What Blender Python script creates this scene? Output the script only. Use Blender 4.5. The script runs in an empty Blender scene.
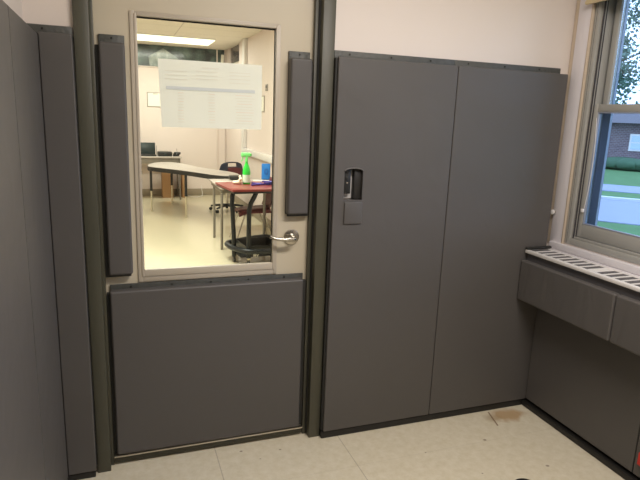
import bpy, bmesh, math, random
from mathutils import Vector, Matrix
PI = math.pi
SC = bpy.context.scene
COL = SC.collection
random.seed(7)

# ------------------------------------------------------------------ camera
def look(yaw, pitch, roll):
    cy, sy, cp, sp, cr, sr = math.cos(yaw), math.sin(yaw), math.cos(pitch), math.sin(pitch), math.cos(roll), math.sin(roll)
    f = Vector((-sy*cp, cy*cp, sp)); r = Vector((cy, sy, 0)); u = r.cross(f)
    r2 = r*cr + u*sr; u2 = -r*sr + u*cr
    return Matrix((r2, u2, -f)).transposed()
cam = bpy.data.cameras.new('camera'); camo = bpy.data.objects.new('camera', cam); COL.objects.link(camo)
cam.sensor_width = 36; cam.lens = 36*554.3/640; cam.clip_start = 0.02; cam.clip_end = 300
camo.matrix_world = Matrix.Translation((-0.9009, -2.3785, 1.5721)) @ look(-0.3516, -0.2170, 0.0372).to_4x4()
SC.camera = camo

# ------------------------------------------------------------------ world, lights, exposure
SC.view_settings.view_transform = 'Standard'; SC.view_settings.look = 'None'
SC.view_settings.gamma = 1; SC.view_settings.use_curve_mapping = False
SC.view_settings.exposure = 0.0
W = bpy.data.worlds.new('sky'); SC.world = W; W.use_nodes = True
bg = W.node_tree.nodes['Background']; bg.inputs[0].default_value = (0.70, 0.83, 1.0, 1); bg.inputs[1].default_value = 3.4
SC.cycles.max_bounces = 8; SC.cycles.diffuse_bounces = 5; SC.cycles.transparent_max_bounces = 12
SC.cycles.sample_clamp_indirect = 6

def area(name, loc, size, energy, color, rot=(0, 0, 0)):
    l = bpy.data.lights.new(name, 'AREA'); l.shape = 'RECTANGLE'; l.size, l.size_y = size
    l.energy = energy; l.color = color
    o = bpy.data.objects.new(name, l); COL.objects.link(o); o.location = loc; o.rotation_euler = rot
    return o
area('near_ceiling_light', (0.20, -1.55, 2.64), (1.15, 0.30), 54, (1.0, 0.925, 0.86))
area('classroom_light', (-0.30, 7.2, 2.72), (1.5, 0.28), 60, (1.0, 0.935, 0.875))
area('classroom_light', (-0.55, 3.4, 2.72), (1.5, 0.28), 150, (1.0, 0.935, 0.875))

# ------------------------------------------------------------------ materials
def lin(c):
    return tuple(((v/255)/12.92 if v/255 <= 0.04045 else ((v/255+0.055)/1.055)**2.4) for v in c) + (1,)
def mat(name, rgb, rough=0.5, metal=0.0, spec=0.5, noise=0.0, nscale=20, bump=0.0, bscale=60, emit=None, estr=0, bumpd=0.002, coat=0):
    m = bpy.data.materials.new(name); m.use_nodes = True; nt = m.node_tree; b = nt.nodes['Principled BSDF']
    b.inputs['Base Color'].default_value = lin(rgb); b.inputs['Roughness'].default_value = rough
    b.inputs['Metallic'].default_value = metal; b.inputs['Specular IOR Level'].default_value = spec
    b.inputs['Coat Weight'].default_value = coat
    tc = nt.nodes.new('ShaderNodeTexCoord')
    if noise:
        n = nt.nodes.new('ShaderNodeTexNoise'); n.inputs['Scale'].default_value = nscale; n.inputs['Detail'].default_value = 4
        nt.links.new(tc.outputs['Object'], n.inputs['Vector'])
        mx = nt.nodes.new('ShaderNodeMix'); mx.data_type = 'RGBA'
        c = lin(rgb); mx.inputs[6].default_value = tuple(v*(1-noise) for v in c[:3])+(1,); mx.inputs[7].default_value = tuple(min(1, v*(1+noise)) for v in c[:3])+(1,)
        nt.links.new(n.outputs['Fac'], mx.inputs[0]); nt.links.new(mx.outputs[2], b.inputs['Base Color'])
    if bump:
        n2 = nt.nodes.new('ShaderNodeTexNoise'); n2.inputs['Scale'].default_value = bscale; n2.inputs['Detail'].default_value = 3
        nt.links.new(tc.outputs['Object'], n2.inputs['Vector'])
        bp = nt.nodes.new('ShaderNodeBump'); bp.inputs['Strength'].default_value = bump; bp.inputs['Distance'].default_value = bumpd
        nt.links.new(n2.outputs['Fac'], bp.inputs['Height']); nt.links.new(bp.outputs[0], b.inputs['Normal'])
    if emit:
        b.inputs['Emission Color'].default_value = lin(emit); b.inputs['Emission Strength'].default_value = estr
    return m
def glass(name, tint, refl=0.06):
    m = bpy.data.materials.new(name); m.use_nodes = True; nt = m.node_tree; nt.nodes.clear()
    o = nt.nodes.new('ShaderNodeOutputMaterial'); t = nt.nodes.new('ShaderNodeBsdfTransparent'); g = nt.nodes.new('ShaderNodeBsdfGlossy'); mx = nt.nodes.new('ShaderNodeMixShader')
    t.inputs[0].default_value = lin(tint); g.inputs['Roughness'].default_value = 0.03
    fr = nt.nodes.new('ShaderNodeFresnel'); fr.inputs[0].default_value = 1.35
    nt.links.new(fr.outputs[0], mx.inputs[0])
    nt.links.new(t.outputs[0], mx.inputs[1]); nt.links.new(g.outputs[0], mx.inputs[2]); nt.links.new(mx.outputs[0], o.inputs[0])
    return m
M = {}
M['wall'] = mat('painted_wall', (222, 212, 204), 0.55, noise=0.02, nscale=3, bump=0.15, bscale=180)
M['far_wall'] = mat('painted_block_wall', (222, 209, 203), 0.6, noise=0.03, nscale=2)
M['ceiling'] = mat('ceiling_paint', (226, 222, 208), 0.8, bump=0.2, bscale=90)
M['olive'] = mat('olive_frame_paint', (73, 72, 60), 0.45, noise=0.04, nscale=6, bump=0.12, bscale=120)
M['cream'] = mat('cream_door_paint', (200, 190, 168), 0.42, noise=0.02, nscale=5)
M['trimgray'] = mat('window_stop_paint', (190, 180, 163), 0.4)
M['flange'] = mat('pad_flange_vinyl', (74, 75, 71), 0.5, noise=0.2, nscale=45, bump=0.8, bscale=60, bumpd=0.004)
M['steel'] = mat('brushed_steel', (190, 186, 176), 0.25, 1.0)
M['alum'] = mat('bare_aluminium', (214, 208, 196), 0.32, 1.0)
M['rubber'] = mat('black_rubber', (38, 38, 36), 0.6)
M['base'] = mat('dark_baseboard', (32, 30, 28), 0.55, noise=0.1, nscale=30)
M['basetan'] = mat('tan_baseboard', (150, 138, 120), 0.5)
M['screw'] = mat('dark_screw', (45, 44, 40), 0.4, 0.6)
M['white'] = mat('white_enamel', (225, 222, 220), 0.35)
M['case'] = mat('window_casing_paint', (222, 218, 222), 0.32)
M['case_edge'] = mat('casing_beige_edge', (200, 184, 164), 0.45, noise=0.08, nscale=25)
M['slot'] = mat('grey_radiator_metal', (92, 90, 92), 0.6)
M['fin'] = mat('dark_radiator_core', (66, 64, 66), 0.7)
M['taupe'] = mat('taupe_aluminium', (164, 163, 158), 0.42, 0.0, noise=0.04, nscale=15)
M['taupe_d'] = mat('dark_weatherstrip', (52, 50, 48), 0.6)
M['sash'] = mat('outer_frame_grey', (150, 156, 172), 0.4)
M['shade'] = mat('shade_fabric', (212, 196, 158), 0.8, bump=0.3, bscale=300)
M['wglass'] = glass('window_glass', (225, 236, 250))
M['dglass'] = glass('door_glass', (244, 250, 244))
M['tan'] = mat('cardboard', (176, 138, 100), 0.8, noise=0.06, nscale=12)
M['boxgray'] = mat('grey_box', (150, 144, 136), 0.7)
M['lam'] = mat('white_laminate', (186, 177, 170), 0.35, noise=0.02, nscale=30)
M['blk'] = mat('black_plastic', (34, 34, 33), 0.4)
M['blkm'] = mat('black_metal', (30, 34, 38), 0.35, 0.3)
M['teal'] = mat('dark_teal_plastic', (34, 46, 46), 0.35)
M['chrome'] = mat('chrome', (200, 196, 188), 0.2, 1.0)
M['gsteel'] = mat('grey_leg_paint', (128, 122, 112), 0.4, 0.3)
M['silver'] = mat('pale_leg', (205, 196, 172), 0.3, 0.6)
M['burg'] = mat('burgundy_laminate', (120, 44, 42), 0.28)
M['maroon'] = mat('maroon_plastic', (98, 44, 48), 0.45)
M['navy'] = mat('navy_plastic', (44, 48, 66), 0.4)
M['green'] = mat('green_bottle', (50, 196, 66), 0.3)
M['greenl'] = mat('pale_green_trigger', (122, 222, 128), 0.35)
M['label'] = mat('bottle_label', (205, 222, 206), 0.5)
M['blue'] = mat('blue_packet', (32, 112, 190), 0.45, noise=0.15, nscale=30)
M['blued'] = mat('dark_blue_print', (18, 60, 130), 0.5)
M['purple'] = mat('purple_plastic', (70, 52, 136), 0.4)
M['purple2'] = mat('blue_violet_plastic', (52, 62, 150), 0.4)
M['paper'] = mat('white_paper', (236, 234, 222), 0.8)
M['cloth'] = mat('cream_cloth', (232, 218, 196), 0.9)
M['rowgray'] = mat('faint_grey_ink', (240, 239, 230), 0.8)
M['bandgray'] = mat('blue_grey_ink', (216, 222, 222), 0.8)
M['pinkink'] = mat('faint_pink_ink', (244, 234, 224), 0.8)
M['red'] = mat('red_plastic', (200, 40, 30), 0.4)
M['light'] = mat('lamp_lens', (255, 250, 238), 0.5, emit=(255, 244, 222), estr=1.6)
M['brick'] = None
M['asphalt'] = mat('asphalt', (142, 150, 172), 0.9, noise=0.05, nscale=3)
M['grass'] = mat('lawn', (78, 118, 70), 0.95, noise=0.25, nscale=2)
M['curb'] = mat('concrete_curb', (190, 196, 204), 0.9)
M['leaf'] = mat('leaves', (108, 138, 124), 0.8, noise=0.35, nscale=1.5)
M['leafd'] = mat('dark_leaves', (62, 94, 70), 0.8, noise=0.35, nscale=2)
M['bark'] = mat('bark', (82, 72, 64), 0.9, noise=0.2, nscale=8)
M['hwin'] = mat('house_window_glass', (196, 214, 234), 0.2)
M['roofm'] = mat('roof_shingle', (98, 94, 100), 0.9, noise=0.1, nscale=5)
M['polem'] = mat('pole_metal', (70, 76, 86), 0.5, 0.3)

def translucent(m, fac):
    nt = m.node_tree; out = nt.nodes['Material Output']; b = nt.nodes['Principled BSDF']
    t = nt.nodes.new('ShaderNodeBsdfTranslucent'); t.inputs[0].default_value = b.inputs['Base Color'].default_value
    mx = nt.nodes.new('ShaderNodeMixShader'); mx.inputs[0].default_value = fac
    nt.links.new(b.outputs[0], mx.inputs[1]); nt.links.new(t.outputs[0], mx.inputs[2]); nt.links.new(mx.outputs[0], out.inputs[0]); return m
M['sheet'] = translucent(mat('thin_white_paper', (246, 248, 242), 0.8), 0.42)
def vinyl(name, rgb):
    m = mat(name, rgb, 0.46, spec=0.42)
    nt = m.node_tree; b = nt.nodes['Principled BSDF']; tc = nt.nodes['Texture Coordinate']
    n1 = nt.nodes.new('ShaderNodeTexNoise'); n1.inputs['Scale'].default_value = 420; n1.inputs['Detail'].default_value = 2
    n2 = nt.nodes.new('ShaderNodeTexNoise'); n2.inputs['Scale'].default_value = 4.5; n2.inputs['Detail'].default_value = 2; n2.inputs['Distortion'].default_value = 0.6
    for n in (n1, n2): nt.links.new(tc.outputs['Object'], n.inputs['Vector'])
    b1 = nt.nodes.new('ShaderNodeBump'); b1.inputs['Strength'].default_value = 0.25; b1.inputs['Distance'].default_value = 0.0006
    b2 = nt.nodes.new('ShaderNodeBump'); b2.inputs['Strength'].default_value = 0.35; b2.inputs['Distance'].default_value = 0.012
    nt.links.new(n1.outputs['Fac'], b1.inputs['Height']); nt.links.new(n2.outputs['Fac'], b2.inputs['Height'])
    nt.links.new(b2.outputs[0], b1.inputs['Normal']); nt.links.new(b1.outputs[0], b.inputs['Normal'])
    n3 = nt.nodes.new('ShaderNodeTexNoise'); n3.inputs['Scale'].default_value = 2.2; n3.inputs['Detail'].default_value = 5
    nt.links.new(tc.outputs['Object'], n3.inputs['Vector'])
    mx = nt.nodes.new('ShaderNodeMix'); mx.data_type = 'RGBA'; c = lin(rgb)
    mx.inputs[6].default_value = tuple(v*0.93 for v in c[:3])+(1,); mx.inputs[7].default_value = tuple(v*1.07 for v in c[:3])+(1,)
    nt.links.new(n3.outputs['Fac'], mx.inputs[0]); nt.links.new(mx.outputs[2], b.inputs['Base Color'])
    return m
def creased(name, rgb):
    m = vinyl(name, rgb); nt = m.node_tree; tc = nt.nodes['Texture Coordinate']
    n2 = [n for n in nt.nodes if n.type == 'TEX_NOISE' and abs(n.inputs['Scale'].default_value-4.5) < 1e-3][0]
    mp = nt.nodes.new('ShaderNodeMapping'); mp.inputs['Scale'].default_value = (1, 1.9, 0.7); mp.inputs['Rotation'].default_value = (0.45, 0, 0)
    nt.links.new(tc.outputs['Object'], mp.inputs[0]); nt.links.new(mp.outputs[0], n2.inputs['Vector'])
    for b in nt.nodes:
        if b.type == 'BUMP' and b.inputs['Distance'].default_value > 0.01: b.inputs['Distance'].default_value = 0.014; b.inputs['Strength'].default_value = 0.5
    return m
M['pad'] = vinyl('grey_vinyl', (87, 84, 82))

def floor_mat():
    m = mat('vinyl_floor_tile', (200, 190, 168), 0.32, spec=0.4); nt = m.node_tree; L = nt.links; b = nt.nodes['Principled BSDF']
    geo = nt.nodes.new('ShaderNodeNewGeometry'); sep = nt.nodes.new('ShaderNodeSeparateXYZ'); L.new(geo.outputs['Position'], sep.inputs[0])
    def ma(op, a, bb=None, c=None):
        n = nt.nodes.new('ShaderNodeMath'); n.operation = op
        for i, v in enumerate((a, bb, c)):
            if v is None: continue
            if isinstance(v, (int, float)): n.inputs[i].default_value = v
            else: L.new(v, n.inputs[i])
        return n.outputs[0]
    def seam(s, off, pitch, w):
        t = ma('DIVIDE', ma('SUBTRACT', s, off), pitch); f = ma('FRACT', t); d = ma('MINIMUM', f, ma('SUBTRACT', 1.0, f))
        return ma('LESS_THAN', d, w/pitch)
    X, Y = sep.outputs[0], sep.outputs[1]
    major = ma('MULTIPLY', seam(X, 0.09, 0.6096, 0.0022), ma('LESS_THAN', X, 0.3))
    minor = ma('MULTIPLY', seam(Y, -0.30, 0.6096, 0.0016), 0.30)
    sm = ma('MAXIMUM', major, minor)
    nz = nt.nodes.new('ShaderNodeTexNoise'); nz.inputs['Scale'].default_value = 26; nz.inputs['Detail'].default_value = 6; nz.inputs['Roughness'].default_value = 0.7
    L.new(geo.outputs['Position'], nz.inputs['Vector'])
    r = nt.nodes.new('ShaderNodeValToRGB'); r.color_ramp.elements[0].position = 0.32; r.color_ramp.elements[0].color = lin((210, 200, 174))
    r.color_ramp.elements[1].position = 0.68; r.color_ramp.elements[1].color = lin((224, 216, 196)); L.new(nz.outputs['Fac'], r.inputs[0])
    col = r.outputs[0]
    def over(col, fac, rgb):
        mx = nt.nodes.new('ShaderNodeMix'); mx.data_type = 'RGBA'; L.new(fac, mx.inputs[0]); L.new(col, mx.inputs[6]); mx.inputs[7].default_value = lin(rgb); return mx.outputs[2]
    # a worn patch with its own outline near the corner: ellipse broken up by noise
    wob = nt.nodes.new('ShaderNodeTexNoise'); wob.inputs['Scale'].default_value = 14; wob.inputs['Detail'].default_value = 3; L.new(geo.outputs['Position'], wob.inputs['Vector'])
    def blob(cx, cy, rx, ry, soft, wamp):
        dx = ma('DIVIDE', ma('SUBTRACT', X, cx), rx); dy = ma('DIVIDE', ma('SUBTRACT', Y, cy), ry)
        d = ma('SQRT', ma('ADD', ma('MULTIPLY', dx, dx), ma('MULTIPLY', dy, dy)))
        d = ma('ADD', d, ma('MULTIPLY', ma('SUBTRACT', wob.outputs['Fac'], 0.5), wamp))
        mr = nt.nodes.new('ShaderNodeMapRange'); mr.inputs[1].default_value = 1.0; mr.inputs[2].default_value = 1.0-soft; L.new(d, mr.inputs[0]); return mr.outputs[0]
    col = over(col, ma('MULTIPLY', blob(1.08, -0.115, 0.13, 0.075, 0.6, 1.6), 0.75), (176, 140, 94))
    col = over(col, ma('MULTIPLY', blob(0.97, -0.12, 0.06, 0.05, 0.6, 1.0), 0.45), (160, 136, 100))
    # line of old glue along a tile edge
    gl = ma('MULTIPLY', ma('LESS_THAN', ma('ABSOLUTE', ma('SUBTRACT', ma('ADD', X, ma('MULTIPLY', Y, -0.28)), 1.006)), 0.0045),
            ma('MULTIPLY', ma('LESS_THAN', Y, -0.06), ma('GREATER_THAN', Y, -0.195)))
    col = over(col, ma('MULTIPLY', gl, 0.8), (118, 86, 56))
    # faint scattered scuffs
    for cx, cy, s in ((-0.404, -0.036, 0.008), (-0.221, -0.075, 0.008), (0.80, -0.29, 0.012), (0.957, -0.561, 0.011), (-0.33, -0.12, 0.005), (0.45, -0.3, 0.006), (0.62, -0.52, 0.006)):
        col = over(col, ma('MULTIPLY', blob(cx, cy, s, s*0.8, 0.5, 1.2), 0.7), (112, 92, 70))
    col = over(col, ma('MULTIPLY', sm, 0.42), (124, 112, 92))
    L.new(col, b.inputs['Base Color'])
    return m
M['floor'] = floor_mat()
def far_floor_mat():
    m = mat('polished_floor_tile', (208, 198, 172), 0.16, spec=0.5, noise=0.03, nscale=12); return m
M['far_floor'] = far_floor_mat()
def tile_ceiling():
    m = mat('ceiling_tile', (226, 214, 186), 0.85); nt = m.node_tree; L = nt.links; b = nt.nodes['Principled BSDF']
    br = nt.nodes.new('ShaderNodeTexBrick'); br.offset = 0; br.inputs['Scale'].default_value = 1; br.inputs['Brick Width'].default_value = 1.22; br.inputs['Row Height'].default_value = 0.61
    br.inputs['Mortar Size'].default_value = 0.008; c = lin((228, 222, 206)); br.inputs['Color1'].default_value = c; br.inputs['Color2'].default_value = c; br.inputs['Mortar'].default_value = lin((196, 190, 176))
    geo = nt.nodes.new('ShaderNodeNewGeometry'); L.new(geo.outputs['Position'], br.inputs['Vector']); L.new(br.outputs[0], b.inputs['Base Color']); return m
M['far_ceiling'] = tile_ceiling()
def brick():
    m = mat('house_brick', (110, 96, 100), 0.9); nt = m.node_tree; b = nt.nodes['Principled BSDF']
    br = nt.nodes.new('ShaderNodeTexBrick'); br.inputs['Scale'].default_value = 3; br.inputs['Color1'].default_value = lin((104, 86, 92)); br.inputs['Color2'].default_value = lin((122, 104, 106)); br.inputs['Mortar'].default_value = lin((150, 144, 148))
    tc = nt.nodes['Texture Coordinate']; mp = nt.nodes.new('ShaderNodeMapping'); mp.inputs['Rotation'].default_value = (PI/2, 0, 0)
    nt.links.new(tc.outputs['Object'], mp.inputs[0]); nt.links.new(mp.outputs[0], br.inputs['Vector']); nt.links.new(br.outputs[0], b.inputs['Base Color']); return m
M['brick'] = brick()
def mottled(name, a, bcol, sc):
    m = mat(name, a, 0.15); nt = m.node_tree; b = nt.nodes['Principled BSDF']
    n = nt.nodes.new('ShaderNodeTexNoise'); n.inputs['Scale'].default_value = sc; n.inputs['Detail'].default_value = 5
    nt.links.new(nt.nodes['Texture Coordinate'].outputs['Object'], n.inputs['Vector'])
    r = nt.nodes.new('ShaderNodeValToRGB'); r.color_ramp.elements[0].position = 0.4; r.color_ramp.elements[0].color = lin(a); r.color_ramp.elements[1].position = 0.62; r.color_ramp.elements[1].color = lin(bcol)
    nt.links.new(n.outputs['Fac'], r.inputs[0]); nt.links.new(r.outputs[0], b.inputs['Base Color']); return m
M['transom'] = mottled('dark_transom_reflections', (52, 62, 66), (96, 116, 112), 4.5)  # mottling paints foliage reflections into the glass colour
M['transom2'] = mat('dim_transom_glass', (72, 66, 68), 0.2)

M['padc'] = creased('creased_grey_vinyl', (87, 84, 82))
# ------------------------------------------------------------------ mesh helpers
class MB:
    def __init__(s): s.bm = bmesh.new()
    def box(s, x0, x1, y0, y1, z0, z1, bev=0, seg=2, rot=None, piv=None):
        r = bmesh.ops.create_cube(s.bm, size=1); vs = r['verts']
        bmesh.ops.scale(s.bm, vec=(abs(x1-x0), abs(y1-y0), abs(z1-z0)), verts=vs)
        bmesh.ops.translate(s.bm, vec=((x0+x1)/2, (y0+y1)/2, (z0+z1)/2), verts=vs)
        if rot is not None: bmesh.ops.rotate(s.bm, cent=piv or ((x0+x1)/2, (y0+y1)/2, (z0+z1)/2), matrix=rot, verts=vs)
        if bev:
            es = list({e for v in vs for e in v.link_edges})
            bmesh.ops.bevel(s.bm, geom=es, offset=bev, segments=seg, affect='EDGES', profile=0.5)
        return s
    def cyl(s, a, b, r, seg=16, r2=None, bev=0):
        a, b = Vector(a), Vector(b); d = b-a
        q = bmesh.ops.create_cone(s.bm, cap_ends=True, segments=seg, radius1=r, radius2=r if r2 is None else r2, depth=d.length)
        R = d.to_track_quat('Z', 'Y').to_matrix()
        bmesh.ops.rotate(s.bm, matrix=R, verts=q['verts']); bmesh.ops.translate(s.bm, vec=(a+b)/2, verts=q['verts'])
        if bev:
            es = [e for e in {e for v in q['verts'] for e in v.link_edges} if max(len(f.verts) for f in e.link_faces) > 4]
            bmesh.ops.bevel(s.bm, geom=es, offset=bev, segments=2, affect='EDGES', profile=0.5)
        return s
    def tube(s, pts, r, seg=10, close=False):
        pts = [Vector(p) for p in pts]; n = len(pts); rings = []
        prev = None
        for i, p in enumerate(pts):
            if close: t = (pts[(i+1) % n]-pts[i-1]).normalized()
            else: t = (pts[min(i+1, n-1)]-pts[max(i-1, 0)]).normalized()
            if prev is None:
                up = Vector((0, 0, 1)) if abs(t.z) < 0.9 else Vector((1, 0, 0)); u = t.cross(up).normalized()
            else: u = (prev-t*prev.dot(t)).normalized()
            prev = u; w = t.cross(u)
            rr = r[i] if isinstance(r, (list, tuple)) else r
            rings.append([s.bm.verts.new(p+(u*math.cos(k*2*PI/seg)+w*math.sin(k*2*PI/seg))*rr) for k in range(seg)])
        m = n if close else n-1
        for i in range(m):
            A, B = rings[i], rings[(i+1) % n]
            for k in range(seg): s.bm.faces.new((A[k], A[(k+1) % seg], B[(k+1) % seg], B[k]))
        if not close: s.bm.faces.new(rings[0][::-1]); s.bm.faces.new(rings[-1])
        return s
    def prism(s, pts, z0, z1, bev=0):
        lo = [s.bm.verts.new((x, y, z0)) for x, y in pts]; hi = [s.bm.verts.new((x, y, z1)) for x, y in pts]; n = len(pts)
        f = [s.bm.faces.new(lo[::-1]), s.bm.faces.new(hi)]
        for i in range(n): s.bm.faces.new((lo[i], lo[(i+1) % n], hi[(i+1) % n], hi[i]))
        if bev: bmesh.ops.bevel(s.bm, geom=list(f[1].edges), offset=bev, segments=2, affect='EDGES', profile=0.5)
        return s
    def extr(s, pts3, vec):          # polygon given in 3D, extruded by vec
        v = Vector(vec); lo = [s.bm.verts.new(p) for p in pts3]; hi = [s.bm.verts.new(Vector(p)+v) for p in pts3]; n = len(lo)
        s.bm.faces.new(lo[::-1]); s.bm.faces.new(hi)
        for i in range(n): s.bm.faces.new((lo[i], lo[(i+1) % n], hi[(i+1) % n], hi[i]))
        return s
    def lathe(s, prof, c, seg=24, sx=1, sy=1):
        rings = []
        for r, z in prof: rings.append([s.bm.verts.new((c[0]+sx*r*math.cos(k*2*PI/seg), c[1]+sy*r*math.sin(k*2*PI/seg), c[2]+z)) for k in range(seg)])
        for A, B in zip(rings, rings[1:]):
            for k in range(seg): s.bm.faces.new((A[k], A[(k+1) % seg], B[(k+1) % seg], B[k]))
        s.bm.faces.new(rings[0][::-1]); s.bm.faces.new(rings[-1]); return s
    def ball(s, c, rx, ry, rz, sub=2, jit=0):
        q = bmesh.ops.create_icosphere(s.bm, subdivisions=sub, radius=1)
        for v in q['verts']:
            k = 1+random.uniform(-jit, jit); v.co = Vector((c[0]+v.co.x*rx*k, c[1]+v.co.y*ry*k, c[2]+v.co.z*rz*k))
        return s
    def grid(s, P, Q, f):
        g = [[s.bm.verts.new(f(i/P, j/Q)) for j in range(Q+1)] for i in range(P+1)]
        for i in range(P):
            for j in range(Q): s.bm.faces.new((g[i][j], g[i+1][j], g[i+1][j+1], g[i][j+1]))
        return s
    def build(s, name, m, parent=None, at=None, ang=38, solid=0):
        bm = s.bm
        bmesh.ops.recalc_face_normals(bm, faces=bm.faces)
        if parent is not None:
            at = Vector(parent['_at'])
        elif at is None: at = Vector((0, 0, 0))
        at = Vector(at); bmesh.ops.translate(bm, vec=-at, verts=bm.verts)
        for f in bm.faces: f.smooth = True
        for e in bm.edges:
            e.smooth = not (len(e.link_faces) == 2 and e.calc_face_angle(0) > math.radians(ang))
        me = bpy.data.meshes.new(name); bm.to_mesh(me); bm.free(); me.materials.append(m)
        o = bpy.data.objects.new(name, me); COL.objects.link(o); o['_at'] = tuple(at)
        if parent is not None: o.parent = parent
        else: o.location = at
        if name in ('cushion', 'door_pad'):
            o.modifiers.new('w', 'WEIGHTED_NORMAL').keep_sharp = True
        if solid:
            md = o.modifiers.new('s', 'SOLIDIFY'); md.thickness = solid; md.offset = 0
        return o
def tag(o, label, cat, group=None, kind=None):
    o['label'] = label; o['category'] = cat
    if group: o['group'] = group
    if kind: o['kind'] = kind
    return o
def thing(name, label, cat, at, group=None):
    o = bpy.data.objects.new(name, None); COL.objects.link(o); o.location = at; o['_at'] = tuple(at); o.empty_display_size = 0.05
    return tag(o, label, cat, group)
def struct(o): o['kind'] = 'structure'; return o
def sroot(name, at=(0, 0, 0)):
    o = bpy.data.objects.new(name, None); COL.objects.link(o); o.location = at; o['_at'] = tuple(at); o.empty_display_size = 0.05
    o['kind'] = 'structure'; return o
def lab(o, s): o['label'] = s; return o

# ------------------------------------------------------------------ near room shell
XL, XR, YB, H = -1.207, 1.30, -3.7, 2.755
OX0, OX1, OZ = -1.035, -0.005, 2.12          # rough door opening
struct(MB().box(XL-0.1, XR+0.12, YB, 0.14, -0.08, 0.0).build('floor', M['floor']))
struct(MB().box(XL-0.1, XR+0.12, YB, 0.0, H, H+0.06).build('ceiling', M['ceiling']))
struct(MB().box(-3.2, OX0, 0.0, 0.14, 0, H).box(OX1, XR+0.12, 0.0, 0.14, 0, H).box(OX0, OX1, 0.0, 0.14, OZ, H).build('wall_back', M['wall']))
struct(MB().box(XL-0.1, XL, YB, 0.0, 0, H).build('wall_left', M['wall']))
struct(MB().box(XL-0.1, XR+0.12, YB-0.1, YB, 0, H).build('wall_front', M['wall']))
# window wall with its opening
WY0, WY1, WZ0, WZ1 = -1.55, -0.125, 0.975, 2.30
struct(MB().box(XR, XR+0.12, YB, WY0, 0, H).box(XR, XR+0.12, WY1, 0.0, 0, H).box(XR, XR+0.12, WY0, WY1, 0, WZ0).box(XR, XR+0.12, WY0, WY1, WZ1, H).build('wall_right', M['wall']))
# baseboards
struct(MB().box(0.0, 1.228, -0.046, -0.0005, 0.0005, 0.036, 0.004).build('baseboard_back', M['base']))
struct(MB().box(-1.165, -1.048, -0.046, -0.0005, 0.0005, 0.03, 0.004).build('baseboard_back_left', M['base']))
struct(MB().box(1.228, XR-0.0005, YB+0.01, -0.0005, 0.0005, 0.030, 0.004).build('baseboard_right', M['base']))
struct(MB().box(XL+0.0005, XL+0.04, YB+0.01, -0.05, 0.0005, 0.03, 0.004).build('baseboard_left', M['base']))
struct(MB().box(XL+0.05, XR, YB+0.0005, YB+0.05, 0.03, 1.83, 0.01).build('bounce_blocker_front', M['pad']))  # unseen pad-coloured slab added to dim the bounced light
struct(MB().box(XL+0.0005, XL+0.05, YB+0.051, -1.254, 0.03, 1.83, 0.01).build('bounce_blocker_left', M['pad']))  # out-of-view slab, also added to cut bounce off the left wall
# window casing (painted timber strip beside the frame)
t1 = sroot('trim_1')
MB().box(XR-0.012, XR-0.0005, -0.119, -0.034, WZ0-0.02, 2.40, 0.003).build('casing_board', M['case'], t1)
lab(MB().box(XR-0.006, XR-0.0005, -0.0335, -0.006, WZ0-0.02, 2.40, 0.002).build('edge_strip', M['case_edge'], t1), 'beige strip beside the casing board')
lab(MB().box(XR-0.016, XR-0.0005, -0.131, -0.1195, WZ0-0.02, 2.40, 0.003).build('lit_edge_bead', M['case_edge'], t1), 'thin bead beside the window frame, beige for the warm light on it')  # warm light on this edge is put into its beige colour
MB().box(XR-0.030, XR-0.0005, WY0, -0.051, 0.934, WZ0-0.005, 0.004).build('sill_board', M['case'], t1)
hk = thing('round_stop', 'small round white knob screwed to the pale casing beside the window', 'knob', (XR-0.012, -0.050, 1.126))
MB().cyl((XR-0.013, -0.050, 1.126), (XR-0.026, -0.050, 1.126), 0.006).build('stem', M['steel'], hk)
MB().cyl((XR-0.026, -0.050, 1.126), (XR-0.034, -0.050, 1.126), 0.013, bev=0.003).build('knob_head', M['white'], hk)

# ------------------------------------------------------------------ window
w1 = sroot('window_1')
fx0, fx1 = XR-0.006, XR+0.075
def rectframe(mb, x0, x1, y0, y1, z0, z1, wy, wz0, wz1=None, bev=0.002):
    wz1 = wz1 or wz0
    mb.box(x0, x1, y0, y0+wy, z0, z1, bev).box(x0, x1, y1-wy, y1, z0, z1, bev).box(x0, x1, y0+wy, y1-wy, z0, z0+wz0, bev).box(x0, x1, y0+wy, y1-wy, z1-wz1, z1, bev); return mb
rectframe(MB(), XR-0.004, XR+0.09, WY0, WY1-0.008, WZ0, WZ1, 0.032, 0.03).build('window_frame', M['taupe'], w1)
rectframe(MB(), XR+0.008, XR+0.09, WY0+0.032, WY1-0.040, WZ0+0.03, WZ1-0.03, 0.014, 0.014).build('inner_stop', M['taupe'], w1)
MB().box(XR+0.004, XR+0.012, -0.1795, -0.176, WZ0+0.035, WZ1-0.04).box(XR-0.0046, XR-0.0042, -0.1475, -0.1460, WZ0+0.004, WZ1).box(XR+0.010, XR+0.014, -0.191, -0.188, WZ0+0.045, WZ1-0.05).build('track_groove', M['fin'], w1)
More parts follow.
